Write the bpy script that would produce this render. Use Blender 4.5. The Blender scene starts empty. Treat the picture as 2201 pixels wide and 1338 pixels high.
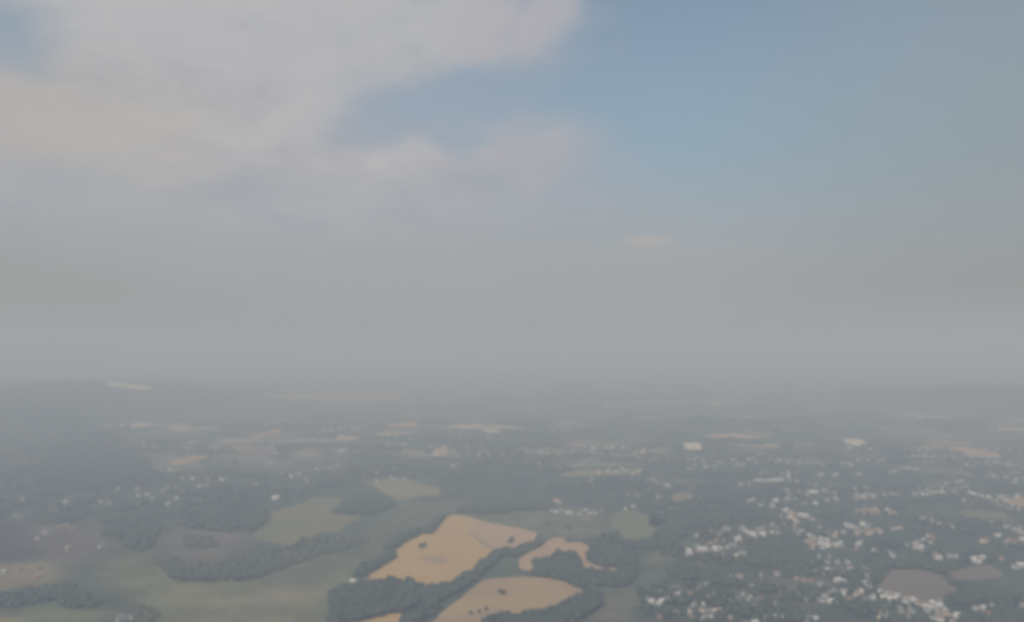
import bpy, math, random
import numpy as np
from mathutils import Vector, noise as mnoise

R = math.radians
random.seed(7)
rng = np.random.default_rng(7)
scene = bpy.context.scene
col = scene.collection

# ------------------------------------------------------------------ camera
CAM_H = 450.0
FPX = 1906.0                     # focal length in photo pixels (2201 wide)
HORIZON = 740.0                  # photo row of the horizon
PITCH = math.atan((HORIZON - 669.0) / FPX)     # looking slightly up
cam_d = bpy.data.cameras.new('camera')
cam = bpy.data.objects.new('camera', cam_d)
col.objects.link(cam)
cam.location = (0, 0, CAM_H)
cam.rotation_euler = (R(90) + PITCH, 0, 0)
cam_d.sensor_width = 36.0
cam_d.lens = 36.0 * FPX / 2201.0
cam_d.clip_start = 0.5
cam_d.clip_end = 200000.0
cam_d.dof.use_dof = True         # the phone focused on the cabin window, the land is soft
cam_d.dof.focus_distance = 3.0
cam_d.dof.aperture_fstop = (cam_d.lens / 1000.0) / 0.0135
scene.camera = cam

# ------------------------------------------------------------------ view, sampling
scene.view_settings.view_transform = 'Standard'
scene.view_settings.look = 'None'
scene.view_settings.gamma = 1.0
scene.view_settings.exposure = 0.0
scene.view_settings.use_curve_mapping = False
scene.render.engine = 'CYCLES'
cy = scene.cycles
cy.use_denoising = True
cy.max_bounces = 4
cy.diffuse_bounces = 2
cy.volume_bounces = 1
cy.filter_width = 2.0

SUN_EL, SUN_AZ = R(46), R(215)   # azimuth clockwise from +Y: behind the camera, to its left
sd = Vector((math.sin(SUN_AZ) * math.cos(SUN_EL), math.cos(SUN_AZ) * math.cos(SUN_EL), math.sin(SUN_EL)))
sun_d = bpy.data.lights.new('sun', 'SUN')
sun_d.energy = 3.0
sun_d.angle = R(0.5)
sun_d.color = (1.0, 0.93, 0.84)
sun = bpy.data.objects.new('sun', sun_d)
sun.rotation_euler = sd.to_track_quat('Z', 'Y').to_euler()
col.objects.link(sun)


# ------------------------------------------------------------------ node expression helper
class N:
    """scalar node expression"""
    tree = None

    def __init__(s, sock): s.s = sock

    @staticmethod
    def op(o, *a, clamp=False):
        n = N.tree.nodes.new('ShaderNodeMath'); n.operation = o; n.use_clamp = clamp
        for i, v in enumerate(a):
            if isinstance(v, N): N.tree.links.new(v.s, n.inputs[i])
            else: n.inputs[i].default_value = v
        return N(n.outputs[0])

    def __add__(s, o): return N.op('ADD', s, o)
    __radd__ = __add__
    def __sub__(s, o): return N.op('SUBTRACT', s, o)
    def __rsub__(s, o): return N.op('SUBTRACT', o, s)
    def __mul__(s, o): return N.op('MULTIPLY', s, o)
    __rmul__ = __mul__
    def __truediv__(s, o): return N.op('DIVIDE', s, o)


def smooth(v, a, b):
    n = N.tree.nodes.new('ShaderNodeMapRange'); n.interpolation_type = 'SMOOTHSTEP'
    N.tree.links.new(v.s, n.inputs[0]); n.inputs[1].default_value = a; n.inputs[2].default_value = b
    return N(n.outputs[0])


def mixc(f, a, b):
    n = N.tree.nodes.new('ShaderNodeMix'); n.data_type = 'RGBA'
    if isinstance(f, N): N.tree.links.new(f.s, n.inputs[0])
    else: n.inputs[0].default_value = f
    for k, v in ((6, a), (7, b)):
        if isinstance(v, (tuple, list)): n.inputs[k].default_value = (*v, 1)
        else: N.tree.links.new(v, n.inputs[k])
    return n.outputs[2]


# ------------------------------------------------------------------ world: sky, thin cloud, cumulus sheets
world = bpy.data.worlds.new('World'); scene.world = world; world.use_nodes = True
nt = world.node_tree; nt.nodes.clear(); N.tree = nt
out = nt.nodes.new('ShaderNodeOutputWorld'); bg = nt.nodes.new('ShaderNodeBackground')
nt.links.new(bg.outputs[0], out.inputs[0])
sky = nt.nodes.new('ShaderNodeTexSky'); sky.sky_type = 'NISHITA'; sky.sun_disc = False
sky.sun_elevation = SUN_EL; sky.sun_rotation = SUN_AZ; sky.altitude = 450
sky.air_density = 1.0; sky.dust_density = 1.0; sky.ozone_density = 1.0
tc = nt.nodes.new('ShaderNodeTexCoord'); sep = nt.nodes.new('ShaderNodeSeparateXYZ')
nt.links.new(tc.outputs['Generated'], sep.inputs[0])
X, Y, Z = (N(sep.outputs[i]) for i in range(3))
AZ = N.op('ARCTAN2', X, Y) * (180 / math.pi)          # compass bearing from +Y, degrees
EL = N.op('ARCSINE', Z) * (180 / math.pi)             # elevation, degrees


def wnoise(scale, detail, rough, seed, sx=1.0, sz=1.0, dist=0.0):
    m = nt.nodes.new('ShaderNodeMapping'); nt.links.new(tc.outputs['Generated'], m.inputs[0])
    m.inputs['Location'].default_value = (seed, seed * 1.7, seed * 0.3)
    m.inputs['Scale'].default_value = (sx, sx, sz)
    n = nt.nodes.new('ShaderNodeTexNoise'); nt.links.new(m.outputs[0], n.inputs['Vector'])
    n.inputs['Scale'].default_value = scale; n.inputs['Detail'].default_value = detail
    n.inputs['Roughness'].default_value = rough; n.inputs['Distortion'].default_value = dist
    return N(n.outputs[0])


d1 = (wnoise(5, 5, 0.55, 3.1, 1, 1.6) - 0.5)
d2 = (wnoise(5, 5, 0.55, 9.4, 1, 1.6) - 0.5)
f1 = (wnoise(14, 5, 0.6, 5.5, 1, 2.0) - 0.5)
f2 = (wnoise(14, 5, 0.6, 1.5, 1, 2.0) - 0.5)
AZd = AZ + d1 * 6.0 + f1 * 2.2
ELd = EL + d2 * 4.0 + f2 * 1.2


def deg(px, py):
    """photo position -> bearing and elevation of that point of the sky"""
    a = (px - 1100.5) / FPX; b = (669.0 - py) / FPX
    c, s = math.cos(PITCH), math.sin(PITCH)
    x, y, z = a, c - b * s, s + b * c
    return math.degrees(math.atan2(x, y)), math.degrees(math.atan2(z, math.hypot(x, y)))


def ell(px, py, rx, ry, tilt=0, az=None, el=None):
    """soft ellipse in the sky: 1 at its centre, 0 at its rim, negative outside"""
    a0, e0 = deg(px, py)
    k = 180 / math.pi / FPX
    u = ((az or AZd) - a0); v = ((el or ELd) - e0)
    if tilt:
        c, s = math.cos(R(tilt)), math.sin(R(tilt))
        u, v = u * c + v * s, v * c - u * s
    u = u * (1 / (rx * k)); v = v * (1 / (ry * k))
    return 1.0 - N.op('SQRT', u * u + v * v)


def mx(*a):
    r = a[0]
    for b in a[1:]: r = N.op('SMOOTH_MAX', r, b, 0.25)
    return r


#@SKY
cum = mx(ell(560, 10, 640, 200), ell(1020, 60, 210, 130, -4), ell(1190, 50, 120, 55, 30), ell(400, 220, 480, 240),
         ell(150, 280, 440, 150), ell(760, 400, 540, 130), ell(1040, 375, 260, 120), ell(1110, 335, 140, 45, 15), ell(-300, 150, 420, 420))
hole = mx(ell(945, 222, 255, 62, 12), ell(985, 290, 70, 40), ell(15, 80, 110, 75))
veil_l = smooth(ell(250, 420, 1150, 420, 0, AZ, EL), -0.05, 0.75)
veil_r = smooth(ell(2350, 250, 760, 800, 0, AZd, ELd), -0.1, 0.9)
mott = (wnoise(11, 6, 0.62, 21.0, 1, 2.2) - 0.5)
cmask = smooth(cum + mott * 0.7, -0.38, 0.55) * (1.0 - smooth(hole + mott * 0.4, -0.35, 0.6) * 0.85)
cream = smooth(ell(130, 275, 290, 130, 0) + mott * 1.2, -0.5, 1.1)
little = smooth(ell(1392, 518, 66, 16, 0, AZ + f1 * 1.2, EL + f2 * 0.5), -0.2, 0.9)

STR = 0.13
bg.inputs[1].default_value = STR
NB = 1.0 / STR
def S(r, g, b):
    """sRGB 0-255 tone seen in the sky -> colour before the background strength"""
    f = lambda c: ((c / 255 + 0.055) / 1.055) ** 2.4
    return (f(r) * NB, f(g) * NB, f(b) * NB)


nsk = nt.nodes.new('ShaderNodeMix'); nsk.data_type = 'RGBA'; nsk.blend_type = 'MULTIPLY'
nsk.inputs[0].default_value = 1.0
nt.links.new(sky.outputs[0], nsk.inputs[6]); nsk.inputs[7].default_value = (0.90, 0.86, 0.76, 1)
c = nsk.outputs[2]
# air thickening towards the horizon
c = mixc(smooth(EL + d2 * 3.0, 34.0, 4.0) * 0.97, c, S(146, 164, 177))
c = mixc(smooth(EL + d1 * 3.0, 13.0, 3.5), c, S(164, 168, 171))
c = mixc(veil_l * 0.6, c, S(168, 169, 172))
c = mixc(smooth(ell(880, 240, 420, 190, 0), 0.0, 0.9) * 0.45, c, S(154, 164, 181))
c = mixc(veil_r * 0.62, c, S(145, 153, 156))
tone = smooth(wnoise(6, 6, 0.6, 7.7, 1, 2.2), 0.34, 0.66)
cc = mixc(tone, S(166, 167, 173), S(184, 182, 183))
cc = mixc(smooth(EL + mott * 14, 11.0, 22.0) * 0.8, cc, S(188, 187, 187))
cc = mixc(cream * 0.8, cc, S(184, 177, 170))
cc = mixc(smooth(AZ, -7.0, 2.5) * 0.7, cc, S(171, 170, 178))
c = mixc(cmask * (0.12 + smooth(EL + mott * 5, 5.5, 13.0) * 0.8), c, cc)
c = mixc(little * 0.65, c, S(182, 175, 173))
# lowest band: brighter in the middle, greyer to both sides
side = smooth(N.op('ABSOLUTE', AZ + 1.0), 6.0, 30.0) * smooth(EL, 0.6, 4.5)
low = mixc(side, S(161, 162, 164), S(151, 153, 151))
c = mixc(smooth(EL + d2 * 4, 8.5, 0.0), c, low)
nt.links.new(c, bg.inputs[0])
#@ENDSKY


# ------------------------------------------------------------------ terrain height
def bell(x, y, cx, cy, rx, ry):
    r = ((x - cx) / rx) ** 2 + ((y - cy) / ry) ** 2
    return np.clip(1 - r, 0, 1) ** 2


def H(x, y):
    x = np.asarray(x, float); y = np.asarray(y, float)
    h = 140 * bell(x, y, -3700, 6700, 2000, 3600) + 120 * bell(x, y, 4100, 7000, 1500, 2900)  # rises added at left and right, standing in for dark shadowed haze
    h = h + 35 * bell(x, y, -5200, 8500, 3500, 2500)
    return h


def P(px, py):
    """photo point -> where that ray meets the land, metres"""
    a = (px - 1100.5) / FPX; b = (669.0 - py) / FPX
    c, s = math.cos(PITCH), math.sin(PITCH)
    dx, dy, dz = a, c - b * s, s + b * c
    t = CAM_H / -dz
    for _ in range(12):
        t = 0.5 * t + 0.5 * (CAM_H - float(H(dx * t, dy * t))) / -dz
    return dx * t, dy * t


def c2(l): return [(650 + x / 2.751, 980 + y / 2.751) for x, y in l]
def c3(l): return [(1300 + x / 2.397, 780 + y / 2.397) for x, y in l]
def c4(l): return [(300 + x / 2.001, 780 + y / 2.001) for x, y in l]
def c5(l): return [(1400 + x / 2.748, 1040 + y / 2.748) for x, y in l]
def c6(l): return [(x / 2.935, 1040 + y / 2.935) for x, y in l]
def G(l): return [P(*p) for p in l]


# ------------------------------------------------------------------ materials
def new_mat(name):
    m = bpy.data.materials.new(name); m.use_nodes = True
    t = m.node_tree; N.tree = t
    b = t.nodes['Principled BSDF']; b.inputs['Roughness'].default_value = 0.9
    b.inputs['Specular IOR Level'].default_value = 0.15
    return m, t, b


def tnoise(t, vec, scale, detail=4, rough=0.55, off=0):
    n = t.nodes.new('ShaderNodeTexNoise')
    if off:
        mp = t.nodes.new('ShaderNodeMapping'); t.links.new(vec, mp.inputs[0])
        mp.inputs['Location'].default_value = (off, off * 2, 0); vec = mp.outputs[0]
    t.links.new(vec, n.inputs['Vector']); n.inputs['Scale'].default_value = scale
    n.inputs['Detail'].default_value = detail; n.inputs['Roughness'].default_value = rough
    return N(n.outputs[0])


def crop_mat(name, ca, cb, cc_=None, rows=0.0, angle=0.0):
    m, t, b = new_mat(name)
    g = t.nodes.new('ShaderNodeNewGeometry').outputs['Position']
    c = mixc(smooth(tnoise(t, g, 0.006, 5, 0.6), 0.35, 0.65), ca, cb)
    if cc_: c = mixc(smooth(tnoise(t, g, 0.016, 5, 0.65, 300), 0.56, 0.74) * 0.75, c, cc_)
    if rows:
        mp = t.nodes.new('ShaderNodeMapping'); t.links.new(g, mp.inputs[0]); mp.inputs['Rotation'].default_value = (0, 0, angle)
        w = t.nodes.new('ShaderNodeTexWave'); t.links.new(mp.outputs[0], w.inputs[0])
        w.inputs['Scale'].default_value = 0.022; w.inputs['Distortion'].default_value = 1.5
        c = mixc(N(w.outputs['Fac']) * rows, c, tuple(v * 0.8 for v in ca))
    t.links.new(c, b.inputs['Base Color'])
    return m


def plain_mat(name, ca, cb, scale=0.3, rough=0.9):
    m, t, b = new_mat(name)
    g = t.nodes.new('ShaderNodeNewGeometry').outputs['Position']
    t.links.new(mixc(smooth(tnoise(t, g, scale, 4), 0.3, 0.7), ca, cb), b.inputs['Base Color'])
    b.inputs['Roughness'].default_value = rough
    return m


def leaf_mat(name, ca, cb, cc_):
    m, t, b = new_mat(name)
    g = t.nodes.new('ShaderNodeNewGeometry').outputs['Position']
    c = mixc(smooth(tnoise(t, g, 0.012, 4), 0.35, 0.65), ca, cb)
    c = mixc(smooth(tnoise(t, g, 0.11, 4, 0.6, 40), 0.45, 0.7), c, cc_)
    t.links.new(c, b.inputs['Base Color'])
    return m


M = {}
#@MATS
M['straw'] = crop_mat('straw', (0.48, 0.305, 0.12), (0.52, 0.34, 0.14), (0.36, 0.25, 0.14), 0.3, 0.9)
M['straw_pink'] = crop_mat('straw_pink', (0.44, 0.29, 0.175), (0.46, 0.31, 0.18), (0.34, 0.245, 0.15), 0.3, 0.5)
M['straw_brown'] = crop_mat('straw_brown', (0.35, 0.235, 0.145), (0.42, 0.28, 0.125), (0.27, 0.20, 0.12), 0.18, 1.1)
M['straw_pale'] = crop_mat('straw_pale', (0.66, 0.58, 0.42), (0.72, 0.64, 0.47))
M['brown_soil'] = crop_mat('brown_soil', (0.165, 0.13, 0.11), (0.18, 0.14, 0.115))
M['tan_green'] = crop_mat('tan_green', (0.25, 0.20, 0.12), (0.19, 0.18, 0.105), (0.15, 0.15, 0.09))
M['green'] = crop_mat('green', (0.145, 0.165, 0.09), (0.165, 0.17, 0.10), (0.12, 0.13, 0.08))
M['olive'] = crop_mat('olive', (0.19, 0.165, 0.085), (0.15, 0.15, 0.08), (0.22, 0.17, 0.11))
M['leaf'] = leaf_mat('leaf', (0.040, 0.055, 0.055), (0.052, 0.068, 0.054), (0.078, 0.096, 0.066))
M['leaf_pale'] = leaf_mat('leaf_pale', (0.075, 0.090, 0.066), (0.090, 0.098, 0.066), (0.115, 0.122, 0.078))
M['leaf_brown'] = leaf_mat('leaf_brown', (0.075, 0.075, 0.062), (0.085, 0.080, 0.062), (0.11, 0.105, 0.08))
M['bark'] = plain_mat('bark', (0.09, 0.065, 0.045), (0.14, 0.11, 0.08), 2)
M['white_wall'] = plain_mat('white_wall', (0.54, 0.53, 0.51), (0.64, 0.63, 0.60))
M['cream_wall'] = plain_mat('cream_wall', (0.62, 0.52, 0.40), (0.70, 0.60, 0.46))
M['brick_wall'] = plain_mat('brick_wall', (0.32, 0.22, 0.17), (0.40, 0.28, 0.22))
M['grey_wall'] = plain_mat('grey_wall', (0.40, 0.40, 0.39), (0.48, 0.47, 0.45))
M['slate_roof'] = plain_mat('slate_roof', (0.17, 0.17, 0.18), (0.25, 0.25, 0.26), 0.2, 0.6)
M['tile_roof'] = plain_mat('tile_roof', (0.24, 0.17, 0.135), (0.32, 0.22, 0.17), 0.2, 0.8)
M['pale_roof'] = plain_mat('pale_roof', (0.50, 0.50, 0.49), (0.62, 0.61, 0.60), 0.2, 0.5)
M['glass'] = plain_mat('glass', (0.05, 0.06, 0.07), (0.08, 0.09, 0.10), 0.5, 0.2)
M['road'] = plain_mat('road', (0.22, 0.21, 0.20), (0.28, 0.27, 0.25), 0.05)
M['chalk'] = plain_mat('chalk', (0.42, 0.38, 0.31), (0.52, 0.47, 0.38), 0.05)
#@ENDMATS

# ------------------------------------------------------------------ ground sheet
def seg_dist(px, py, a, b):
    ax, ay = a; bx, by = b
    dx, dy = bx - ax, by - ay
    t = np.clip(((px - ax) * dx + (py - ay) * dy) / (dx * dx + dy * dy + 1e-9), 0, 1)
    return np.hypot(px - ax - t * dx, py - ay - t * dy)


def inside(px, py, poly):
    r = np.zeros(px.shape, bool); n = len(poly)
    for i in range(n):
        x1, y1 = poly[i]; x2, y2 = poly[(i + 1) % n]
        c = ((y1 > py) != (y2 > py))
        with np.errstate(divide='ignore', invalid='ignore'):
            r ^= c & (px < (x2 - x1) * (py - y1) / (y2 - y1 + 1e-12) + x1)
    return r


def sdist(px, py, poly):
    d = np.full(px.shape, 1e9)
    for i in range(len(poly)): d = np.minimum(d, seg_dist(px, py, poly[i], poly[(i + 1) % len(poly)]))
    return np.where(inside(px, py, poly), d, -d)


def grow(a, b, s0, f, lim):
    l = [a]; s = s0
    while abs(l[-1] - a) < lim: l.append(l[-1] + (s if b > 0 else -s)); s *= f
    return l


xs = np.array(sorted(set(list(np.arange(-1800, 1801, 14.0)) + grow(1800, 1, 15, 1.05, 45000)[1:] + grow(-1800, -1, 15, 1.05, 45000)[1:])))
ys = np.array(sorted(set(list(np.arange(800, 4200, 14.0)) + grow(4200, 1, 15, 1.035, 55000)[1:] + grow(800, -1, 30, 1.3, 30000)[1:])))
GX, GY = np.meshgrid(xs, ys)
GZ = H(GX, GY)

#@COVER  land cover: polygon, albedo, softness of its border in metres, strength
base_c = np.array((0.052, 0.070, 0.056))
COVER = [
    (c6([(-300, 560), (360, 500), (700, 450), (980, 480), (1060, 590), (1500, 625), (1800, 580), (2250, 440), (2500, 330), (2900, 330), (3000, 500), (2650, 640),
         (2350, 720), (2150, 760), (2060, 1000), (-300, 1100)]), (0.150, 0.155, 0.080), 35, 0.9),
    (c6([(330, 520), (640, 470), (760, 640), (960, 780), (1000, 1000), (500, 1000), (-200, 760), (-200, 640), (250, 650)]), (0.058, 0.075, 0.052), 28, 0.9),
    (c6([(-200, 480), (330, 500), (400, 560), (330, 640), (100, 640), (-200, 760)]), (0.24, 0.185, 0.11), 20, 0.85),
    (c6([(-200, 850), (200, 760), (560, 770), (680, 820), (560, 950), (-200, 980)]), (0.13, 0.145, 0.075), 18, 0.9),
    (c6([(-100, 790), (130, 860), (60, 920), (-100, 920)]), (0.33, 0.24, 0.12), 8, 0.9),
    (c6([(1000, 600), (1500, 640), (2080, 600), (2070, 1000), (1100, 1000)]), (0.180, 0.175, 0.092), 30, 0.85),
    (c6([(1450, 900), (1500, 700), (1900, 590), (2060, 620), (1900, 760), (1650, 850)]), (0.20, 0.155, 0.115), 25, 0.6),
    (c6([(1000, 330), (1180, 250), (1500, 310), (1650, 330), (1500, 460), (1300, 520), (1020, 480)]), (0.150, 0.118, 0.098), 30, 0.85),
    (c6([(-200, 250), (150, 245), (280, 330), (200, 480), (-200, 510)]), (0.040, 0.026, 0.055), 25, 0.9),
    (c6([(180, 250), (560, 250), (760, 330), (760, 440), (560, 480), (250, 480), (200, 380)]), (0.125, 0.090, 0.088), 25, 0.8),
    (c2([(-300, 620), (0, 480), (200, 470), (420, 400), (480, 300), (650, 260), (980, 270), (900, 330), (760, 420), (600, 470), (500, 530), (480, 600), (340, 670), (200, 730), (-100, 760)]), (0.105, 0.118, 0.080), 30, 0.9),
    (c2([(900, 350), (1200, 340), (1450, 300), (1700, 310), (1830, 360), (1850, 470), (1680, 490), (1560, 480), (1390, 500), (1390, 450), (1100, 390)]), (0.135, 0.150, 0.095), 22, 0.9),
    (c2([(640, 1050), (720, 840), (900, 790), (1080, 670), (1200, 560), (1280, 560), (1270, 660), (1380, 700), (1040, 740), (900, 860), (760, 980), (700, 1050)]), (0.085, 0.105, 0.065), 12, 0.9),
    (c2([(1640, 1050), (1700, 930), (1760, 880), (1780, 780), (1940, 770), (2000, 700), (2010, 560), (2150, 520), (2260, 480), (2300, 560), (2150, 700), (2080, 800), (2000, 900), (1960, 1050)]), (0.105, 0.118, 0.078), 16, 0.9),
    (c2([(1650, 1050), (1700, 880), (1850, 840), (1960, 930), (1960, 1050)]), (0.155, 0.130, 0.100), 20, 0.8),
    (c5([(480, 560), (1000, 540), (1100, 640), (800, 780), (500, 740)]), (0.120, 0.100, 0.085), 25, 0.55),
    (c5([(380, 300), (680, 270), (640, 360), (300, 480), (180, 430)]), (0.125, 0.110, 0.092), 25, 0.6),
    (c5([(1500, 140), (2300, 140), (2300, 250), (1800, 230)]), (0.12, 0.125, 0.075), 30, 0.7),
    (c5([(1900, 580), (2500, 560), (2500, 640), (1950, 640)]), (0.105, 0.115, 0.085), 20, 0.7),
    (c4([(90, 300), (500, 230), (700, 280), (620, 420), (120, 450)]), (0.17, 0.165, 0.13), 130, 0.7),
    (c4([(620, 340), (900, 320), (860, 470), (500, 470)]), (0.16, 0.155, 0.125), 90, 0.6),
    (c4([(860, 280), (1000, 210), (1450, 250), (1450, 300), (1130, 310), (1050, 360), (960, 340)]), (0.22, 0.18, 0.14), 120, 0.75),
    (c3([(1480, 280), (1950, 260), (1900, 330), (1800, 400), (2060, 480), (1850, 500), (1640, 440)]), (0.24, 0.17, 0.13), 110, 0.7),
]
#@ENDCOVER
cov = np.tile(base_c, (GX.size, 1)); cov *= np.clip(1 - GZ.ravel()[:, None] / 60.0, 0.62, 1); gx, gy = GX.ravel(), GY.ravel()  # cover darkens with height: shade put into the colour of the added rises
wob = np.array([mnoise.noise(Vector((x * 0.012, y * 0.012, 3.3))) * 26 + mnoise.noise(Vector((x * 0.05, y * 0.05, 7.3))) * 9
                if (y < 4200 and abs(x) < 1800) else 0.0 for x, y in zip(gx, gy)])
for pts, c, soft, k in COVER:
    poly = G(pts)
    pa = np.array(poly)
    m = (gx > pa[:, 0].min() - 3 * soft) & (gx < pa[:, 0].max() + 3 * soft) & (gy > pa[:, 1].min() - 3 * soft) & (gy < pa[:, 1].max() + 3 * soft)
    if not m.any(): continue
    d = sdist(gx[m], gy[m], poly) + wob[m]
    w = (1 / (1 + np.exp(-d / (soft * 0.5)))) * k
    cov[m] = cov[m] * (1 - w[:, None]) + np.array(c) * w[:, None]

nx, ny = len(xs), len(ys)
idx = np.arange(nx * ny).reshape(ny, nx)
quads = np.stack([idx[:-1, :-1], idx[:-1, 1:], idx[1:, 1:], idx[1:, :-1]], -1).reshape(-1, 4)


def mesh_np(name, V, F, mat, k=None, smooth_=False, mats=None):
    """V (n,3), F (m,k) arrays -> mesh"""
    me = bpy.data.meshes.new(name)
    V = np.ascontiguousarray(V, np.float32); F = np.ascontiguousarray(F, np.int32)
    k = F.shape[1]
    me.vertices.add(len(V)); me.vertices.foreach_set('co', V.ravel())
    me.loops.add(F.size); me.loops.foreach_set('vertex_index', F.ravel())
    me.polygons.add(len(F)); me.polygons.foreach_set('loop_start', np.arange(0, F.size, k, dtype=np.int32))
    me.update(calc_edges=True)
    if smooth_: me.polygons.foreach_set('use_smooth', np.ones(len(F), bool))
    me.materials.append(mat)
    return me


mg, t, b = new_mat('land')
at_ = t.nodes.new('ShaderNodeAttribute'); at_.attribute_name = 'cover'; sh_ = N(at_.outputs['Alpha'])
g = t.nodes.new('ShaderNodeNewGeometry').outputs['Position']
sp = t.nodes.new('ShaderNodeSeparateXYZ'); t.links.new(g, sp.inputs[0])
#@LAND
far = smooth(N(sp.outputs[1]), 2600.0, 4200.0) * sh_
mp = t.nodes.new('ShaderNodeMapping'); t.links.new(g, mp.inputs[0]); mp.inputs['Scale'].default_value = (0.0050, 0.0060, 0)
mp.inputs['Rotation'].default_value = (0, 0, 0.3)
dn = t.nodes.new('ShaderNodeTexNoise'); t.links.new(mp.outputs[0], dn.inputs['Vector']); dn.inputs['Scale'].default_value = 1.3
vm = t.nodes.new('ShaderNodeVectorMath'); vm.operation = 'MULTIPLY_ADD'
t.links.new(dn.outputs['Color'], vm.inputs[0]); vm.inputs[1].default_value = (1.1, 1.1, 0); t.links.new(mp.outputs[0], vm.inputs[2])
vo = t.nodes.new('ShaderNodeTexVoronoi'); t.links.new(vm.outputs[0], vo.inputs['Vector']); vo.inputs['Scale'].default_value = 1.0
vs = t.nodes.new('ShaderNodeSeparateColor'); t.links.new(vo.outputs['Color'], vs.inputs[0])
vr, vg = N(vs.outputs[0]), N(vs.outputs[1])
ramp = t.nodes.new('ShaderNodeValToRGB'); t.links.new(vr.s, ramp.inputs[0])
cr = ramp.color_ramp; cr.interpolation = 'CONSTANT'
cr.elements[0].position = 0; cr.elements[0].color = (0.045, 0.065, 0.045, 1)
cr.elements[1].position = 0.38; cr.elements[1].color = (0.09, 0.12, 0.07, 1)
for p_, q_ in ((0.52, (0.15, 0.155, 0.095)), (0.64, (0.05, 0.07, 0.05)), (0.74, (0.27, 0.22, 0.15)), (0.82, (0.20, 0.15, 0.13)), (0.93, (0.50, 0.38, 0.25))):
    e = cr.elements.new(p_); e.color = (*q_, 1)
n_big = smooth(tnoise(t, g, 0.0011, 5, 0.6), 0.42, 0.60)
patch = mixc(n_big * 0.55, ramp.outputs[0], at_.outputs['Color'])
c = mixc(far, at_.outputs['Color'], patch)
# small mottling: scrub, gardens, wear
n1 = smooth(tnoise(t, g, 0.011, 6, 0.62), 0.36, 0.66)
n2 = smooth(tnoise(t, g, 0.05, 5, 0.6, 77), 0.40, 0.68)
hs = t.nodes.new('ShaderNodeHueSaturation'); t.links.new(c, hs.inputs['Color'])
t.links.new((0.72 + n1 * 0.42 + n2 * 0.26).s, hs.inputs['Value'])
# street-grid greys and garden lights in the built-up belts
n3 = smooth(tnoise(t, g, 0.004, 4, 0.5, 900), 0.52, 0.62) * smooth(tnoise(t, g, 0.03, 3, 0.7, 50), 0.55, 0.66)
c = mixc(n3 * 0.35, hs.outputs[0], (0.22, 0.21, 0.18))
t.links.new(c, b.inputs['Base Color'])
b.inputs['Roughness'].default_value = 1.0
#@ENDLAND
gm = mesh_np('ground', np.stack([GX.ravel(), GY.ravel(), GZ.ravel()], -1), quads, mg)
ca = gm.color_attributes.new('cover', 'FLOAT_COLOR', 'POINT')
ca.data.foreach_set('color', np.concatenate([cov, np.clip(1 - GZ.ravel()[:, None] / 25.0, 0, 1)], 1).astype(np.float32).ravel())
go = bpy.data.objects.new('ground', gm); col.objects.link(go); go['kind'] = 'structure'


# ------------------------------------------------------------------ fields: slabs of standing crop / stubble
def rough_edge(poly, step=14.0, amp=3.0, seed=0.0):
    o = []
    n = len(poly)
    for i in range(n):
        a = Vector(poly[i]); b_ = Vector(poly[(i + 1) % n]); L = (b_ - a).length
        k = max(1, int(L / step)); nrm = Vector((-(b_ - a).y, (b_ - a).x)).normalized()
        for j in range(k):
            p = a.lerp(b_, j / k)
            o.append(p + nrm * (mnoise.noise(Vector((p.x * 0.03, p.y * 0.03, seed))) * amp * 2 if 0 < j else 0))
    return o


SLABS = []


def slab(name, poly, mat, h=0.7, amp=3.0, z=0.0, label=None):
    import bmesh
    SLABS.append([tuple(p) for p in poly])
    bm = bmesh.new()
    pts = rough_edge(poly, 14 if amp < 6 else 40, amp, random.random() * 50)
    vs_ = [bm.verts.new((p.x, p.y, float(H(p.x, p.y)) + h + z)) for p in pts]
    f = bm.faces.new(vs_)
    lo = [bm.verts.new((v.co.x, v.co.y, v.co.z - h - z - 0.3)) for v in vs_]
    k = len(vs_)
    for i in range(k): bm.faces.new((vs_[i], vs_[(i + 1) % k], lo[(i + 1) % k], lo[i]))
    bmesh.ops.recalc_face_normals(bm, faces=bm.faces)
    f.normal_update()
    bmesh.ops.triangulate(bm, faces=[f])
    me = bpy.data.meshes.new(name); bm.to_mesh(me); bm.free(); me.materials.append(mat)
    o = bpy.data.objects.new(name, me); col.objects.link(o); o['kind'] = 'structure'
    if label: o['label'] = label
    return o


FA = c2([(400, 690), (545, 600), (540, 560), (590, 520), (710, 460), (765, 465), (830, 380), (880, 350), (960, 358), (1100, 395), (1250, 425), (1385, 455),
         (1375, 500), (1340, 530), (1290, 570), (1190, 565), (1140, 595), (1070, 650), (1030, 700), (950, 750), (890, 795), (790, 795), (705, 805), (680, 780), (640, 765),
         (600, 755), (540, 760), (480, 765), (410, 745)])
FB = c2([(1280, 610), (1340, 560), (1440, 510), (1500, 485), (1550, 490), (1560, 515), (1640, 510), (1710, 535), (1690, 580), (1680, 620), (1760, 640),
         (1850, 665), (1870, 680), (1850, 705), (1780, 690), (1720, 700), (1640, 690), (1600, 640), (1490, 640), (1400, 650), (1385, 685), (1340, 685), (1280, 665)])
FC = c2([(700, 1040), (850, 910), (960, 820), (1050, 745), (1130, 728), (1300, 715), (1420, 722), (1550, 745), (1650, 790), (1655, 815), (1620, 870),
         (1540, 915), (1450, 960), (1350, 975), (1200, 1000), (1050, 1030)])
FD = c2([(200, 1010), (270, 985), (400, 965), (500, 935), (590, 935), (570, 985), (530, 1030), (180, 1040)])
slab('wheat_field', G(FA), M['straw'], label='large golden harvested field with a diagonal track')
slab('wheat_field', G(FB), M['straw_pink'], label='hooked pinkish golden field right of the large one')
slab('wheat_field', G(FC), M['straw_brown'], label='brownish golden field at the bottom edge')
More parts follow.
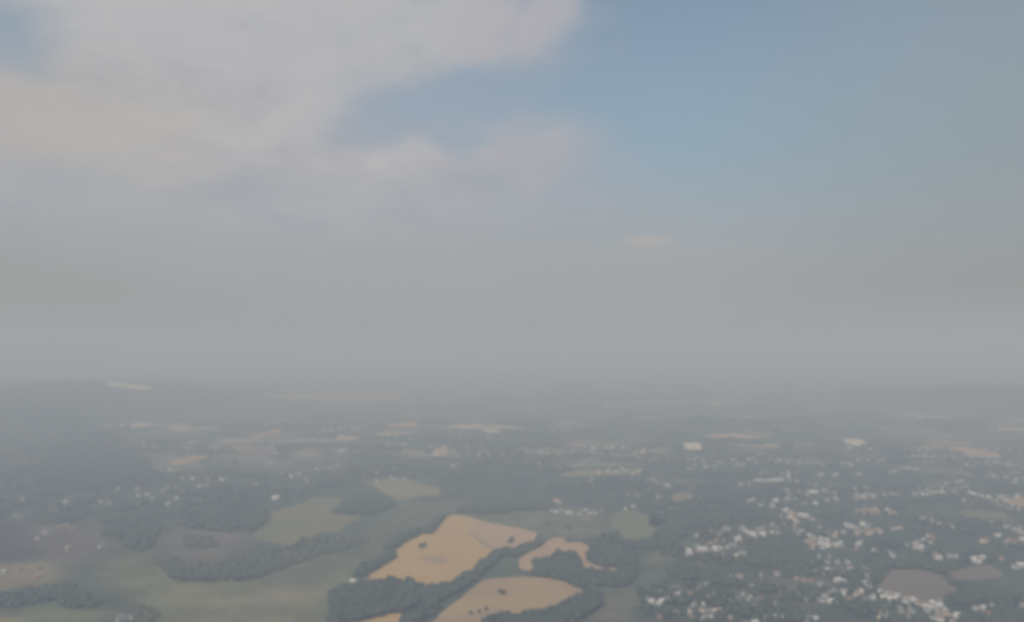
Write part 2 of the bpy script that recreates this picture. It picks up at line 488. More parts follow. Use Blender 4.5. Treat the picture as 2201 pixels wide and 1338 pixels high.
slab('wheat_field', G(FD), M['straw'], label='sliver of yellow field at the bottom edge')
slab('wheat_field', G(c2([(985, 462), (1000, 400), (1100, 400), (1380, 460), (1370, 505), (1300, 560), (1230, 560), (1150, 568), (1060, 520)])), M['straw_pink'], h=0.95, amp=2)
slab('track', G(c2([(983, 462), (990, 458), (1060, 505), (1136, 556), (1128, 563), (1052, 513)])), M['tan_green'], h=1.1, amp=0.5)
slab('bare_patch', G(c2([(690, 600), (780, 592), (865, 612), (850, 640), (760, 640), (700, 620)])), M['straw_brown'], h=0.8, amp=4)
slab('meadow', G(c2([(715, 838), (735, 820), (790, 818), (792, 826), (745, 845)])), M['straw_pale'], h=0.5, amp=1)
slab('field', G(c2([(370, 165), (440, 145), (560, 130), (640, 145), (700, 165), (820, 190), (800, 235), (700, 240), (620, 265), (560, 265), (490, 230), (440, 190)])), M['tan_green'], amp=8)
slab('field', G([(552, 1135), (572, 1118), (586, 1101), (647, 1084), (668, 1071), (736, 1071), (729, 1084), (709, 1103), (735, 1106), (777, 1107), (770, 1118), (740, 1128),
                 (730, 1143), (690, 1147), (660, 1158), (640, 1168), (625, 1173), (580, 1165), (550, 1160)]), M['olive'], amp=6)
slab('field', G(c2([(1850, 340), (1910, 320), (1980, 330), (2040, 360), (2140, 370), (2150, 400), (2110, 430), (2060, 500), (1960, 520), (1880, 500), (1840, 440), (1820, 380)])), M['green'], amp=6)
slab('ploughed_field', G(c5([(1340, 600), (1420, 510), (1640, 510), (1720, 550), (1780, 590), (1830, 610), (1820, 640), (1750, 650), (1700, 710), (1600, 715), (1500, 680), (1400, 640)])), M['brown_soil'], amp=3)
slab('ploughed_field', G(c5([(1760, 520), (1880, 500), (2000, 480), (2070, 520), (2060, 560), (1900, 570), (1800, 570)])), M['brown_soil'], amp=3)
slab('field', G(c5([(-10, 195), (80, 200), (90, 230), (40, 260), (-10, 250)])), M['green'], amp=3)
slab('field', G(c5([(120, 70), (180, 55), (240, 60), (240, 85), (190, 95), (130, 120)])), M['tan_green'], amp=3)
slab('field', G(c5([(2040, 90), (2260, 75), (2260, 140), (2150, 130)])), M['straw_brown'], amp=3)
slab('field', G(c5([(1830, 160), (2050, 170), (2120, 190), (2000, 205), (1840, 195)])), M['olive'], amp=3)
# far bright plots
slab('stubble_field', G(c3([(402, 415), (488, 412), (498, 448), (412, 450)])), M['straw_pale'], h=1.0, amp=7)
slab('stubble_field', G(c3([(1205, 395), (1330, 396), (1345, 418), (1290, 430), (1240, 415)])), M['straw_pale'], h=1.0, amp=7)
slab('field', G(c3([(965, 420), (1080, 410), (1085, 432), (975, 435)])), M['tan_green'], h=1.0, amp=7)
slab('field', G(c3([(700, 350), (850, 355), (850, 385), (720, 380)])), M['tan_green'], h=1.0, amp=7)
slab('field', G(c3([(1760, 430), (1920, 440), (2035, 470), (2030, 480), (1900, 485), (1800, 460)])), M['straw_pink'], h=1.0, amp=7)
slab('field', G(c3([(1600, 430), (1720, 425), (1760, 440), (1660, 445)])), M['straw_brown'], h=1.0, amp=7)
slab('field', G(c4([(120, 425), (200, 405), (300, 398), (290, 415), (150, 442)])), M['straw_brown'], h=1.0, amp=7)
slab('field', G(c4([(310, 408), (460, 385), (475, 398), (330, 418)])), M['olive'], h=1.0, amp=7)
slab('field', G(c4([(460, 322), (600, 285), (620, 296), (480, 330)])), M['straw_brown'], h=1.0, amp=7)
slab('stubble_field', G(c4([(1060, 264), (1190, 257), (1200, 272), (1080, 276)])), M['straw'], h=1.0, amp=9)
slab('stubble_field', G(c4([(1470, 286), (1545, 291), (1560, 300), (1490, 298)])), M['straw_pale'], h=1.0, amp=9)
slab('field', G(c4([(1265, 370), (1325, 365), (1332, 400), (1270, 402)])), M['straw_pink'], h=1.0, amp=8)
slab('field', G(c4([(1800, 480), (1900, 462), (2160, 455), (2150, 480), (1860, 492)])), M['tan_green'], h=1.0, amp=8)
slab('field', G(c4([(640, 385), (740, 370), (800, 400), (680, 415)])), M['tan_green'], h=1.0, amp=8)
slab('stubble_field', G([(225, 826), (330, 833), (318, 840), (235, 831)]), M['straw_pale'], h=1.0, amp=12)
slab('field', G([(560, 846), (860, 850), (850, 858), (600, 856)]), M['straw_pink'], h=1.0, amp=12)


def ribbon(name, pts, width, mat, h=0.25, label=None):
    ps = [Vector(p) for p in G(pts)]
    fine = []
    for i in range(len(ps) - 1):
        k = max(1, int((ps[i + 1] - ps[i]).length / 30))
        for j in range(k): fine.append(ps[i].lerp(ps[i + 1], j / k))
    fine.append(ps[-1])
    L = []; Rr = []
    for i, p in enumerate(fine):
        d = (fine[min(i + 1, len(fine) - 1)] - fine[max(i - 1, 0)]).normalized(); n = Vector((-d.y, d.x)) * width / 2
        L.append(p + n); Rr.append(p - n)
    V = [(p.x, p.y, float(H(p.x, p.y)) + h) for p in L + Rr]; k = len(L)
    F = [(i, k + i, k + i + 1, i + 1) for i in range(k - 1)]
    me = mesh_np(name, np.array(V), np.array(F), mat)
    o = bpy.data.objects.new(name, me); col.objects.link(o); o['kind'] = 'structure'
    if label: o['label'] = label


ribbon('road', c5([(1230, 590), (1340, 625), (1450, 660), (1560, 700), (1660, 735), (1780, 780), (1900, 830)]), 8, M['chalk'])
ribbon('road', c3([(785, 614), (860, 612), (915, 606)]), 14, M['chalk'])
ribbon('road', c5([(1120, 245), (1200, 268), (1320, 290)]), 10, M['road'])
ribbon('road', c5([(780, 150), (830, 200), (860, 290), (920, 350), (1060, 380)]), 9, M['road'])
ribbon('road', c5([(1600, 215), (1700, 242), (1800, 270)]), 11, M['chalk'])
ribbon('road', c5([(1700, 55), (1830, 38), (1930, 72), (2020, 92)]), 12, M['chalk'])
ribbon('road', c5([(0, 700), (60, 620), (200, 600)]), 7, M['road'])
ribbon('road', c5([(200, 430), (300, 398), (420, 390), (600, 312), (700, 306)]), 9, M['road'])
ribbon('road', c4([(1800, 446), (1950, 440), (2190, 436)]), 22, M['chalk'])
ribbon('road', c4([(180, 350), (300, 338), (460, 340), (620, 345)]), 26, M['chalk'])
ribbon('road', c4([(60, 440), (300, 380), (560, 350), (860, 340)]), 20, M['road'])
ribbon('track', c2([(980, 270), (820, 300), (640, 330), (520, 420), (340, 480), (0, 640), (-300, 760)]), 6, M['tan_green'])
ribbon('track', c6([(980, 520), (1060, 600), (1150, 625), (1500, 630), (1800, 590)]), 5, M['olive'])


# ------------------------------------------------------------------ trees
def ico(sub):
    import bmesh
    bm = bmesh.new(); bmesh.ops.create_icosphere(bm, subdivisions=sub, radius=1.0)
    V = np.array([v.co[:] for v in bm.verts]); F = np.array([[v.index for v in f.verts] for f in bm.faces]); bm.free()
    return V, F


def lumpy(sub, seed):
    V, F = ico(sub); V = V.copy()
    for i in range(len(V)):
        v = Vector(V[i]); n_ = mnoise.noise(v * 1.5 + Vector((seed, 0, 0))) * 0.35 + mnoise.noise(v * 3.6 + Vector((0, seed, 0))) * 0.28
        V[i] = np.array(v * (1 + n_))
    V[:, 2] = np.where(V[:, 2] < 0, V[:, 2] * 0.75, V[:, 2])
    return V, F


LV3 = [lumpy(3, s * 3.7) for s in range(6)]
LV2 = [lumpy(2, s * 5.1) for s in range(8)]
LV1 = [lumpy(1, s * 4.3) for s in range(8)]


def crowns_mesh(name, pts, hts, lvl, mat='leaf'):
    """many crowns in one mesh; pts (n,2), hts heights"""
    Vs, Fs, off = [], [], 0
    for i, ((x, y), h) in enumerate(zip(pts, hts)):
        V, F = lvl[i % len(lvl)]
        a = random.random() * 6.28; c, s = math.cos(a), math.sin(a); r = h * random.uniform(0.40, 0.62)
        W = np.empty_like(V); W[:, 0] = (V[:, 0] * c - V[:, 1] * s) * r + x; W[:, 1] = (V[:, 0] * s + V[:, 1] * c) * r + y
        z0 = float(H(x, y)); W[:, 2] = V[:, 2] * h * 0.48 + z0 + h * 0.5
        Vs.append(W); Fs.append(F + off); off += len(V)
    return mesh_np(name, np.concatenate(Vs), np.concatenate(Fs), M[mat], smooth_=False)


def scatter(poly, spacing, dens=1.0, jitter=0.45, clump=None):
    pa = np.array(poly)
    x0, y0 = pa.min(0); x1, y1 = pa.max(0)
    X_, Y_ = np.meshgrid(np.arange(x0, x1 + spacing, spacing), np.arange(y0, y1 + spacing, spacing))
    X_ = X_.ravel() + rng.uniform(-jitter, jitter, X_.size) * spacing; Y_ = Y_.ravel() + rng.uniform(-jitter, jitter, Y_.size) * spacing
    m = inside(X_, Y_, poly) & (rng.random(X_.size) < dens)
    X_, Y_ = X_[m], Y_[m]
    if clump:
        sc_, th = clump
        k = np.array([mnoise.noise(Vector((x * sc_, y * sc_, 1.7))) + 0.5 * mnoise.noise(Vector((x * sc_ * 2.7, y * sc_ * 2.7, 5.7))) > th for x, y in zip(X_, Y_)], bool)
        if len(k): X_, Y_ = X_[k], Y_[k]
    return np.stack([X_, Y_], -1)


def shrink(px, d=9.0):
    """drop a traced outline so crown tops, not roots, reach it"""
    cy_ = sum(p[1] for p in px) / len(px)
    return [(x, y + (d if y < cy_ else 2)) for x, y in px]


def wood(label, px, spacing=9.0, hmin=8, hmax=15, lvl=None, drop=9.0, clump=None, dens=1.0, cat='woodland', mat='leaf'):
    poly = G(shrink(px, drop))
    pts = scatter(poly, spacing, dens, clump=clump)
    if len(pts) == 0: return
    if cat == 'trees':                     # open fields stay open, and so does the strip before them
        bad = np.zeros(len(pts), bool)
        for sl in SLABS:
            for k in (0, 0.5, 1.0): bad |= inside(pts[:, 0], pts[:, 1] + k * pts[:, 1] * 0.022, sl)
        pts = pts[~bad]
    hts = rng.uniform(hmin, hmax, len(pts))
    o = bpy.data.objects.new('woodland', crowns_mesh('woodland', pts, hts, lvl or LV2, mat)); col.objects.link(o)
    o['kind'] = 'stuff'; o['label'] = label; o['category'] = cat


#@WOODS
wood('dark crescent of woodland below the pale field on the left', c6([(960, 470), (1000, 410), (1060, 400), (1110, 460), (1180, 500), (1400, 500), (1500, 430), (1700, 410), (1850, 400), (1900, 345), (2000, 350), (2200, 330), (2330, 300),
      (2330, 340), (2200, 390), (2000, 440), (1850, 520), (1700, 570), (1500, 605), (1150, 612), (1050, 570), (1000, 520)]), 10, 5, 9, mat='leaf_pale')
wood('small brown-edged copse above the crescent wood on the left', c6([(1130, 340), (1180, 300), (1330, 320), (1380, 380), (1330, 420), (1200, 410)]), 12, 6, 10, dens=.8, mat='leaf_brown')
wood('dark triangular wood left of the crescent wood', c6([(640, 300), (700, 240), (900, 200), (1010, 240), (990, 350), (900, 430), (820, 410), (720, 350)]), 12)
wood('dark wood above the pale field on the left', c6([(1100, 260), (1300, 200), (1650, 150), (1700, 220), (1600, 290), (1450, 300), (1200, 290)]), 12, drop=6)
wood('dark wood at the bottom edge, left of the brownish field', c2([(165, 1040), (165, 810), (200, 770), (270, 755), (350, 735), (420, 740), (480, 735), (540, 730), (570, 742), (600, 728), (640, 740), (690, 775), (725, 830), (700, 860), (650, 900), (590, 930), (500, 935), (400, 962), (270, 985), (160, 1040)]), 9, drop=12)
wood('dark belt along the upper left side of the large golden field', c2([(300, 722), (350, 665), (480, 600), (500, 530), (600, 465), (740, 440), (780, 400), (830, 370), (765, 465), (710, 460), (590, 520), (540, 560), (545, 600), (400, 690), (380, 720)]), 9, drop=0)
wood('dark tree belt along the lower right side of the large golden field', c2([(700, 800), (790, 778), (880, 775), (940, 722), (1010, 682), (1060, 622), (1140, 572), (1190, 542), (1265, 552), (1310, 518), (1360, 510), (1400, 480),
      (1420, 500), (1350, 545), (1280, 575), (1180, 575), (1130, 620), (1080, 670), (1040, 725), (980, 770), (930, 800), (840, 850), (780, 930), (700, 985), (640, 985), (720, 880)]), 9)
wood('dark wood between the hooked field and the brownish field', c2([(1375, 622), (1430, 605), (1475, 627), (1490, 590), (1540, 575), (1600, 590), (1640, 620), (1655, 662), (1715, 688), (1740, 720), (1790, 770), (1700, 770), (1650, 790), (1560, 740), (1450, 718), (1380, 705)]), 9)
wood('dark wood wrapping the right end of the hooked field', c2([(1720, 540), (1680, 500), (1750, 475), (1840, 530), (1900, 560), (1970, 575), (1985, 680), (1935, 760), (1850, 785), (1780, 765), (1740, 720), (1735, 700), (1780, 690), (1850, 712), (1885, 690), (1850, 660), (1760, 635), (1695, 610), (1700, 575)]), 9)
wood('dark wood along the lower right side of the brownish field', c2([(1660, 812), (1700, 770), (1755, 800), (1765, 880), (1700, 925), (1620, 1000), (1550, 1040), (1150, 1040), (1150, 955), (1210, 955), (1270, 965), (1340, 945), (1440, 930), (1520, 890), (1600, 850)]), 9)
wood('dark trees around the green field right of centre', c2([(1860, 440), (1890, 500), (1960, 520), (2060, 500), (2110, 430), (2160, 410), (2170, 340), (2250, 340), (2260, 450), (2170, 540), (2050, 560), (1930, 545), (1840, 500), (1750, 470), (1700, 440), (1800, 460)]), 11)
wood('long dark wood across the middle, above the large golden field', c2([(900, 330), (980, 280), (1150, 290), (1400, 260), (1500, 300), (1380, 320), (1150, 345), (980, 345)]), 12)
wood('dark wood left of the tan field in the middle', c2([(180, 340), (230, 270), (260, 250), (480, 260), (560, 275), (500, 310), (400, 350), (300, 350)]), 12)
wood('dark wood at the lower left corner', c6([(-200, 740), (60, 680), (300, 640), (420, 620), (560, 700), (640, 750), (600, 790), (450, 790), (330, 735), (100, 780), (-200, 800)]), 9, 7, 13)
wood('small dark wood near the bottom edge on the left', c6([(850, 820), (900, 760), (1000, 790), (1000, 860), (960, 960), (880, 960)]), 10, 6, 10, dens=.8, mat='leaf_pale')
wood('dark wood left of the curved row of houses', c5([(90, 480), (160, 450), (240, 500), (420, 560), (330, 575), (180, 570), (110, 520)]), 9)
wood('dark wood below the cluster of houses in the middle right', c5([(560, 400), (700, 300), (850, 300), (950, 400), (1000, 480), (900, 500), (700, 500), (560, 480)]), 11)
wood('dark wood left of the houses, right of the green field', c5([(100, 150), (200, 130), (420, 150), (480, 230), (380, 270), (200, 250), (110, 240)]), 12)
wood('dark wood at the right edge of the frame', c5([(1840, 590), (1950, 580), (2100, 600), (2300, 590), (2300, 860), (1900, 860), (1800, 770), (1740, 720), (1780, 660)]), 10, clump=(0.012, -0.25))
wood('dark trees behind the brown field on the right', c5([(1380, 500), (1560, 420), (1760, 400), (1960, 380), (2050, 420), (2000, 470), (1850, 490), (1700, 540), (1600, 505), (1420, 505)]), 10, clump=(0.014, -0.1))
wood('broken tree cover among the houses at bottom right', c5([(-80, 600), (200, 580), (700, 500), (1300, 420), (1400, 600), (1340, 640), (1600, 780), (1700, 860), (-50, 860)]), 12, 7, 13, clump=(0.016, -0.02), cat='trees')
wood('broken tree cover among the houses in the right middle distance', c5([(-100, 0), (2300, 0), (2300, 400), (1500, 420), (1200, 420), (500, 480), (250, 470), (60, 420), (150, 300), (-20, 280)]), 17, 8, 14, LV1, clump=(0.009, 0.07), drop=4, cat='trees')
wood('scattered trees and hedges on the left middle distance', c6([(-200, 0), (1700, 0), (1700, 200), (1100, 260), (700, 260), (-200, 260)]), 17, 8, 14, LV1, clump=(0.009, 0.08), drop=3, cat='trees')
wood('dim trees and hedges of the far middle distance', [(200, 955), (2201, 955), (2201, 1040), (1300, 1060), (800, 1030), (600, 1075), (100, 1030)], 26, 9, 15, LV1, clump=(0.0045, 0.12), drop=0, cat='trees')
wood('farthest woods fading into the haze', [(300, 900), (2100, 900), (2201, 955), (100, 955)], 44, 12, 18, LV1, clump=(0.0022, 0.2), drop=0, cat='trees')
wood('added wooded slope standing in for dark shadowed haze at the left edge', [(-150, 1062), (-150, 850), (60, 862), (180, 890), (260, 935), (330, 1000), (300, 1050), (150, 1062)], 24, 10, 17, LV1, drop=0, cat='woodland')  # dark trees on the added left rise, in place of shadowed haze
#@ENDWOODS


def tree_proto(seed):
    """tapered trunk with limbs, crown of leaf clumps with gaps"""
    rnd = random.Random(seed)
    V, F = [], []

    def limb(a, b_, r0, r1, k=6):
        a, b_ = Vector(a), Vector(b_); d = (b_ - a).normalized(); u = d.orthogonal().normalized(); w = d.cross(u); o = len(V)
        for p, r in ((a, r0), (b_, r1)):
            for i in range(k):
                q = p + (u * math.cos(i * 6.283 / k) + w * math.sin(i * 6.283 / k)) * r; V.append(q[:])
        for i in range(k): F.append((o + i, o + (i + 1) % k, o + k + (i + 1) % k, o + k + i))
    limb((0, 0, -0.3), (0, 0, 4.2), 0.42, 0.3)
    tips = []
    for i in range(6):
        a = i * 1.05 + rnd.random() * 0.6; r = rnd.uniform(2.0, 3.6); e = (math.cos(a) * r, math.sin(a) * r, rnd.uniform(6.0, 9.5))
        limb((0, 0, 3.6 + 0.1 * i), e, 0.2, 0.06); tips.append(e)
    limb((0, 0, 4.2), (0.3, 0.1, 10.5), 0.3, 0.07); tips.append((0.3, 0.1, 10.6))
    trunk = mesh_np('trunk', np.array(V), np.array(F), M['bark'])
    cv, cf, off = [], [], 0
    # leaf clumps: small lumpy balls and loose leaf faces around every limb end
    clumps = []
    for tx, ty, tz in tips:
        for j in range(5):
            clumps.append((tx + rnd.gauss(0, 1.3), ty + rnd.gauss(0, 1.3), tz + rnd.gauss(0, 1.0), rnd.uniform(0.9, 1.9)))
    for i in range(8):
        a = rnd.random() * 6.28; clumps.append((math.cos(a) * 3.4, math.sin(a) * 3.4, rnd.uniform(3.6, 5.5), rnd.uniform(0.8, 1.5)))
    for i, (x, y, z, r) in enumerate(clumps):
        v, f = LV1[i % 8]; cv.append(v * r + np.array((x, y, z))); cf.append(f + off); off += len(v)
        for j in range(14):
            d = Vector((rnd.gauss(0, 1), rnd.gauss(0, 1), rnd.gauss(0, 1))).normalized() * r * rnd.uniform(0.9, 1.5)
            p = Vector((x, y, z)) + d; u = Vector((rnd.gauss(0, 1), rnd.gauss(0, 1), rnd.gauss(0, 1))).normalized() * 0.32; w = u.orthogonal().normalized() * 0.32
            cv.append(np.array([(p + u)[:], (p + w)[:], (p - u)[:]])); cf.append(np.array([[off, off + 1, off + 2]])); off += 3
    crown = mesh_np('crown', np.concatenate(cv), np.concatenate(cf), M['leaf'])
    return trunk, crown


PROT = [tree_proto(s) for s in (1, 2, 3, 4)]
ORD = ['first', 'second', 'third', 'fourth', 'fifth', 'sixth', 'seventh', 'eighth', 'ninth', 'tenth', 'eleventh', 'twelfth', 'thirteenth', 'fourteenth', 'fifteenth',
       'sixteenth', 'seventeenth', 'eighteenth', 'nineteenth', 'twentieth']


def place_tree(x, y, s, label, group):
    tr, cr_ = random.choice(PROT)
    e = bpy.data.objects.new('tree', None); col.objects.link(e)
    e.location = (x, y, float(H(x, y))); e.rotation_euler = (0, 0, random.random() * 6.28)
    e.scale = (s * random.uniform(0.9, 1.15),) * 2 + (s,)
    for n_, me in (('trunk', tr), ('crown', cr_)):
        o = bpy.data.objects.new(n_, me); col.objects.link(o); o.parent = e
    e['label'] = label; e['category'] = 'tree'
    if group: e['group'] = group


def tree_row(pts, n, where, s=1.0, dy=10, jit=3.0):
    """n trees spaced along a traced line, bases dy photo pixels below it"""
    P_ = [Vector(P(x, y + dy)) for x, y in pts]
    L = [0]
    for i in range(len(P_) - 1): L.append(L[-1] + (P_[i + 1] - P_[i]).length)
    got = []
    for k in range(n):
        d = L[-1] * (k + 0.5) / n
        i = max(j for j in range(len(L)) if L[j] <= d); i = min(i, len(P_) - 2)
        p = P_[i].lerp(P_[i + 1], (d - L[i]) / (L[i + 1] - L[i] + 1e-6)); got.append((p.x + random.uniform(-jit, jit), p.y + random.uniform(-jit, jit)))
    got.sort(key=lambda q: q[0] / q[1])
    for k, (x, y) in enumerate(got):
        place_tree(x, y, s * random.uniform(0.8, 1.25), f'dark green tree, {ORD[k]} from the left {where}', 'trees ' + where)


#@TREES
tree_row(c2([(405, 748), (480, 738), (540, 732), (600, 728)]), 9, 'at lower left corner of large golden field', 1.05)
tree_row(c2([(605, 730), (640, 742), (690, 775), (715, 800)]), 8, 'on bulge below large golden field', 1.15)
tree_row(c2([(720, 782), (790, 776), (880, 772), (940, 722)]), 12, 'along bottom of large golden field', 1.0)
tree_row(c2([(950, 718), (1010, 682), (1060, 622), (1135, 574)]), 16, 'along right side of large golden field', 0.95)
tree_row(c2([(1145, 568), (1190, 542), (1265, 552), (1310, 518), (1360, 508)]), 12, 'at right corner of large golden field', 0.95)
tree_row(c2([(405, 690), (545, 602)]), 9, 'along far left side of large golden field', 0.9, dy=0)
tree_row(c2([(540, 560), (590, 520), (710, 460)]), 10, 'along upper left side of large golden field', 0.9, dy=0)
tree_row(c2([(765, 462), (830, 380), (880, 348)]), 7, 'at top left corner of large golden field', 0.9, dy=0)
tree_row(c2([(1375, 622), (1430, 606), (1470, 625)]), 6, 'on left lobe under hooked field', 1.1)
tree_row(c2([(1480, 600), (1540, 576), (1600, 590), (1640, 622)]), 10, 'on main lobe under hooked field', 1.3)
tree_row(c2([(1650, 662), (1720, 680), (1780, 682), (1850, 704)]), 9, 'under right tail of hooked field', 0.9, dy=14)
tree_row(c2([(1715, 535), (1695, 580), (1685, 620), (1760, 640)]), 8, 'inside right bend of hooked field', 1.0, dy=4)
tree_row(c2([(1065, 975), (1100, 962), (1130, 975), (1160, 946), (1210, 955)]), 7, 'at bottom edge under brownish field', 1.1)
tree_row(c2([(1240, 960), (1290, 962), (1340, 944), (1420, 944)]), 9, 'along bottom of brownish field', 1.0)
tree_row(c2([(1440, 930), (1520, 890), (1600, 850), (1650, 820)]), 14, 'along lower right side of brownish field', 1.0)
tree_row(c2([(1300, 700), (1420, 708), (1550, 735), (1640, 780)]), 12, 'behind the brownish field', 0.8, dy=0)
tree_row(c6([(1700, 412), (1850, 400), (1900, 348), (2000, 352), (2180, 335)]), 14, 'on edge of pale field at left', 1.0)
tree_row(c6([(1060, 590), (1150, 614), (1500, 608), (1700, 575)]), 14, 'on lower rim of crescent wood', 0.9, dy=3)
tree_row(c2([(1880, 500), (1960, 520), (2060, 498), (2110, 432)]), 10, 'along lower side of green field', 1.0)
tree_row(c5([(1740, 560), (1790, 580), (1850, 610), (1830, 650)]), 6, 'at right end of brown field', 1.1)
for k, (x, y, s, l) in enumerate([
        (700, 545, 1.1, 'lone dark tree standing in left half of large golden field'),
        (722, 535, 0.9, 'smaller tree touching the lone tree in large golden field'),
        (1238, 505, 1.0, 'lone dark tree near right corner inside large golden field'),
        (1222, 512, 0.7, 'small bush beside lone tree near large golden field right corner'),
        (1165, 808, 0.7, 'small green tree in middle of the brownish field'),
        (1188, 818, 0.8, 'second small tree in middle of the brownish field'),
        (1085, 910, 0.6, 'low bush in lower left part of the brownish field'),
        (995, 935, 0.6, 'low bush nearest bottom left of the brownish field'),
        (1045, 925, 0.55, 'smallest bush between two others in the brownish field'),
        (1570, 430, 1.0, 'lone tree on green meadow above the hooked field'),
        (1450, 405, 0.8, 'single tree on meadow between the two golden fields')]):
    x_, y_ = P(*c2([(x, y + 8)])[0]); place_tree(x_, y_, s, l, None)
#@ENDTREES


# ------------------------------------------------------------------ houses
def house_meshes(kind, wall, roof):
    """returns list of (part name, mesh, parent index): walls, roof, chimney, windows, door"""
    import bmesh
    L, W_, h, rh = {'cottage': (11, 8, 5.2, 3.2), 'villa': (14, 10, 5.6, 3.6), 'terrace': (30, 9, 5.6, 3.0), 'shed': (34, 18, 6.5, 2.4)}[kind]

    def mk(name, fn, mat):
        bm = bmesh.new(); fn(bm); bmesh.ops.recalc_face_normals(bm, faces=bm.faces)
        me = bpy.data.meshes.new(name); bm.to_mesh(me); bm.free(); me.materials.append(mat); return me

    def box(bm, x0, x1, y0, y1, z0, z1):
        v = [bm.verts.new(p) for p in ((x0, y0, z0), (x1, y0, z0), (x1, y1, z0), (x0, y1, z0), (x0, y0, z1), (x1, y0, z1), (x1, y1, z1), (x0, y1, z1))]
        for f in ((0, 1, 2, 3), (4, 5, 6, 7), (0, 1, 5, 4), (1, 2, 6, 5), (2, 3, 7, 6), (3, 0, 4, 7)): bm.faces.new([v[i] for i in f])

    def prism(bm, L, W_, z0, z1, cx=0, cy_=0, rot=False, th=0.0):
        a, b_ = L / 2, W_ / 2
        P0 = [(-a, -b_, z0), (-a, b_, z0), (-a, 0, z1), (a, -b_, z0), (a, b_, z0), (a, 0, z1)]
        if rot: P0 = [(y, x, z) for x, y, z in P0]
        v = [bm.verts.new((x + cx, y + cy_, z)) for x, y, z in P0]
        for f in ((0, 1, 2), (3, 4, 5), (0, 3, 5, 2), (1, 4, 5, 2), (0, 1, 4, 3)): bm.faces.new([v[i] for i in f])

    def walls(bm):
        box(bm, -L / 2, L / 2, -W_ / 2, W_ / 2, -0.5, h)
        prism(bm, L - 0.01, W_ - 0.02, h, h + rh - 0.15)
        if kind in ('cottage', 'villa'):
            box(bm, L * 0.1, L * 0.1 + 5, -W_ / 2 - 3, -W_ / 2 - 0.01, -0.5, h - 0.6)
            prism(bm, 4, 4.98, h - 0.6, h + 1.4, L * 0.1 + 2.5, -W_ / 2 - 1.2, True)

    def roofs(bm):
        o = 0.5
        for s in (-1, 1):
            pts = [(-L / 2 - o, s * (W_ / 2 + o), h - o * rh / (W_ / 2)), (L / 2 + o, s * (W_ / 2 + o), h - o * rh / (W_ / 2)), (L / 2 + o, 0, h + rh), (-L / 2 - o, 0, h + rh)]
            lo = [bm.verts.new((x, y, z + 0.02)) for x, y, z in pts]; hi = [bm.verts.new((x, y, z + 0.25)) for x, y, z in pts]
            bm.faces.new(lo); bm.faces.new(hi)
            for i in range(4): bm.faces.new((lo[i], lo[(i + 1) % 4], hi[(i + 1) % 4], hi[i]))
        if kind in ('cottage', 'villa'):
            cx = L * 0.1 + 2.5
            for s in (-1, 1):
                pts = [(cx + s * 3, -W_ / 2 - 3.4, h - 0.8), (cx + s * 3, -W_ / 2 + 1, h - 0.8), (cx, -W_ / 2 + 1, h + 1.75), (cx, -W_ / 2 - 3.4, h + 1.75)]
                lo = [bm.verts.new(p) for p in pts]; hi = [bm.verts.new((p[0], p[1], p[2] + 0.25)) for p in pts]
                bm.faces.new(lo); bm.faces.new(hi)
                for i in range(4): bm.faces.new((lo[i], lo[(i + 1) % 4], hi[(i + 1) % 4], hi[i]))
    parts = [('wall', mk('wall', walls, wall), None), ('roof', mk('roof', roofs, roof), None)]
    if kind != 'shed':
        for cx in ((L / 2 - 1.2,) if kind == 'cottage' else (L / 2 - 1.2, -L / 2 + 1.2)):
            parts.append(('chimney', mk('chimney', lambda bm: (box(bm, cx - 0.5, cx + 0.5, -0.45, 0.45, h + rh - 1.2, h + rh + 1.3), box(bm, cx - 0.62, cx + 0.62, -0.57, 0.57, h + rh + 1.3, h + rh + 1.5)), M['brick_wall']), 'roof'))
    nwin = {'cottage': 3, 'villa': 4, 'terrace': 7, 'shed': 0}[kind]
    for i in range(nwin):
        x = -L / 2 + L * (i + 0.5) / nwin
        parts.append(('window', mk('window', lambda bm: box(bm, x - 0.6, x + 0.6, W_ / 2 - 0.1, W_ / 2 + 0.06, h - 2.0, h - 0.8), M['glass']), None))
        if x < L * 0.1 - 1.0 or kind == 'terrace':
            parts.append(('window', mk('window', lambda bm: box(bm, x - 0.6, x + 0.6, -W_ / 2 - 0.06, -W_ / 2 + 0.1, h - 2.0, h - 0.8), M['glass']), None))
    if kind == 'shed':
        parts.append(('door', mk('door', lambda bm: box(bm, -2.5, 2.5, -W_ / 2 - 0.08, -W_ / 2 + 0.1, 0, 4.5), M['slate_roof']), None))
    else:
        parts.append(('door', mk('door', lambda bm: box(bm, -L / 2 + 1.6, -L / 2 + 2.6, -W_ / 2 - 0.07, -W_ / 2 + 0.1, 0, 2.1), M['slate_roof']), None))
    return parts, L


KINDS = {}
for tag_, wall, roofs_ in (('W', 'white_wall', 'pale_roof'), ('w', 'white_wall', 'slate_roof'), ('C', 'cream_wall', 'tile_roof'), ('R', 'brick_wall', 'tile_roof'), ('G', 'grey_wall', 'slate_roof')):
    for kd in ('cottage', 'villa', 'terrace', 'shed'):
        KINDS[tag_, kd] = house_meshes(kd, M[wall], M[roofs_])
LOOK = {'W': 'bright white', 'w': 'white walled', 'C': 'cream', 'R': 'reddish brown', 'G': 'grey'}


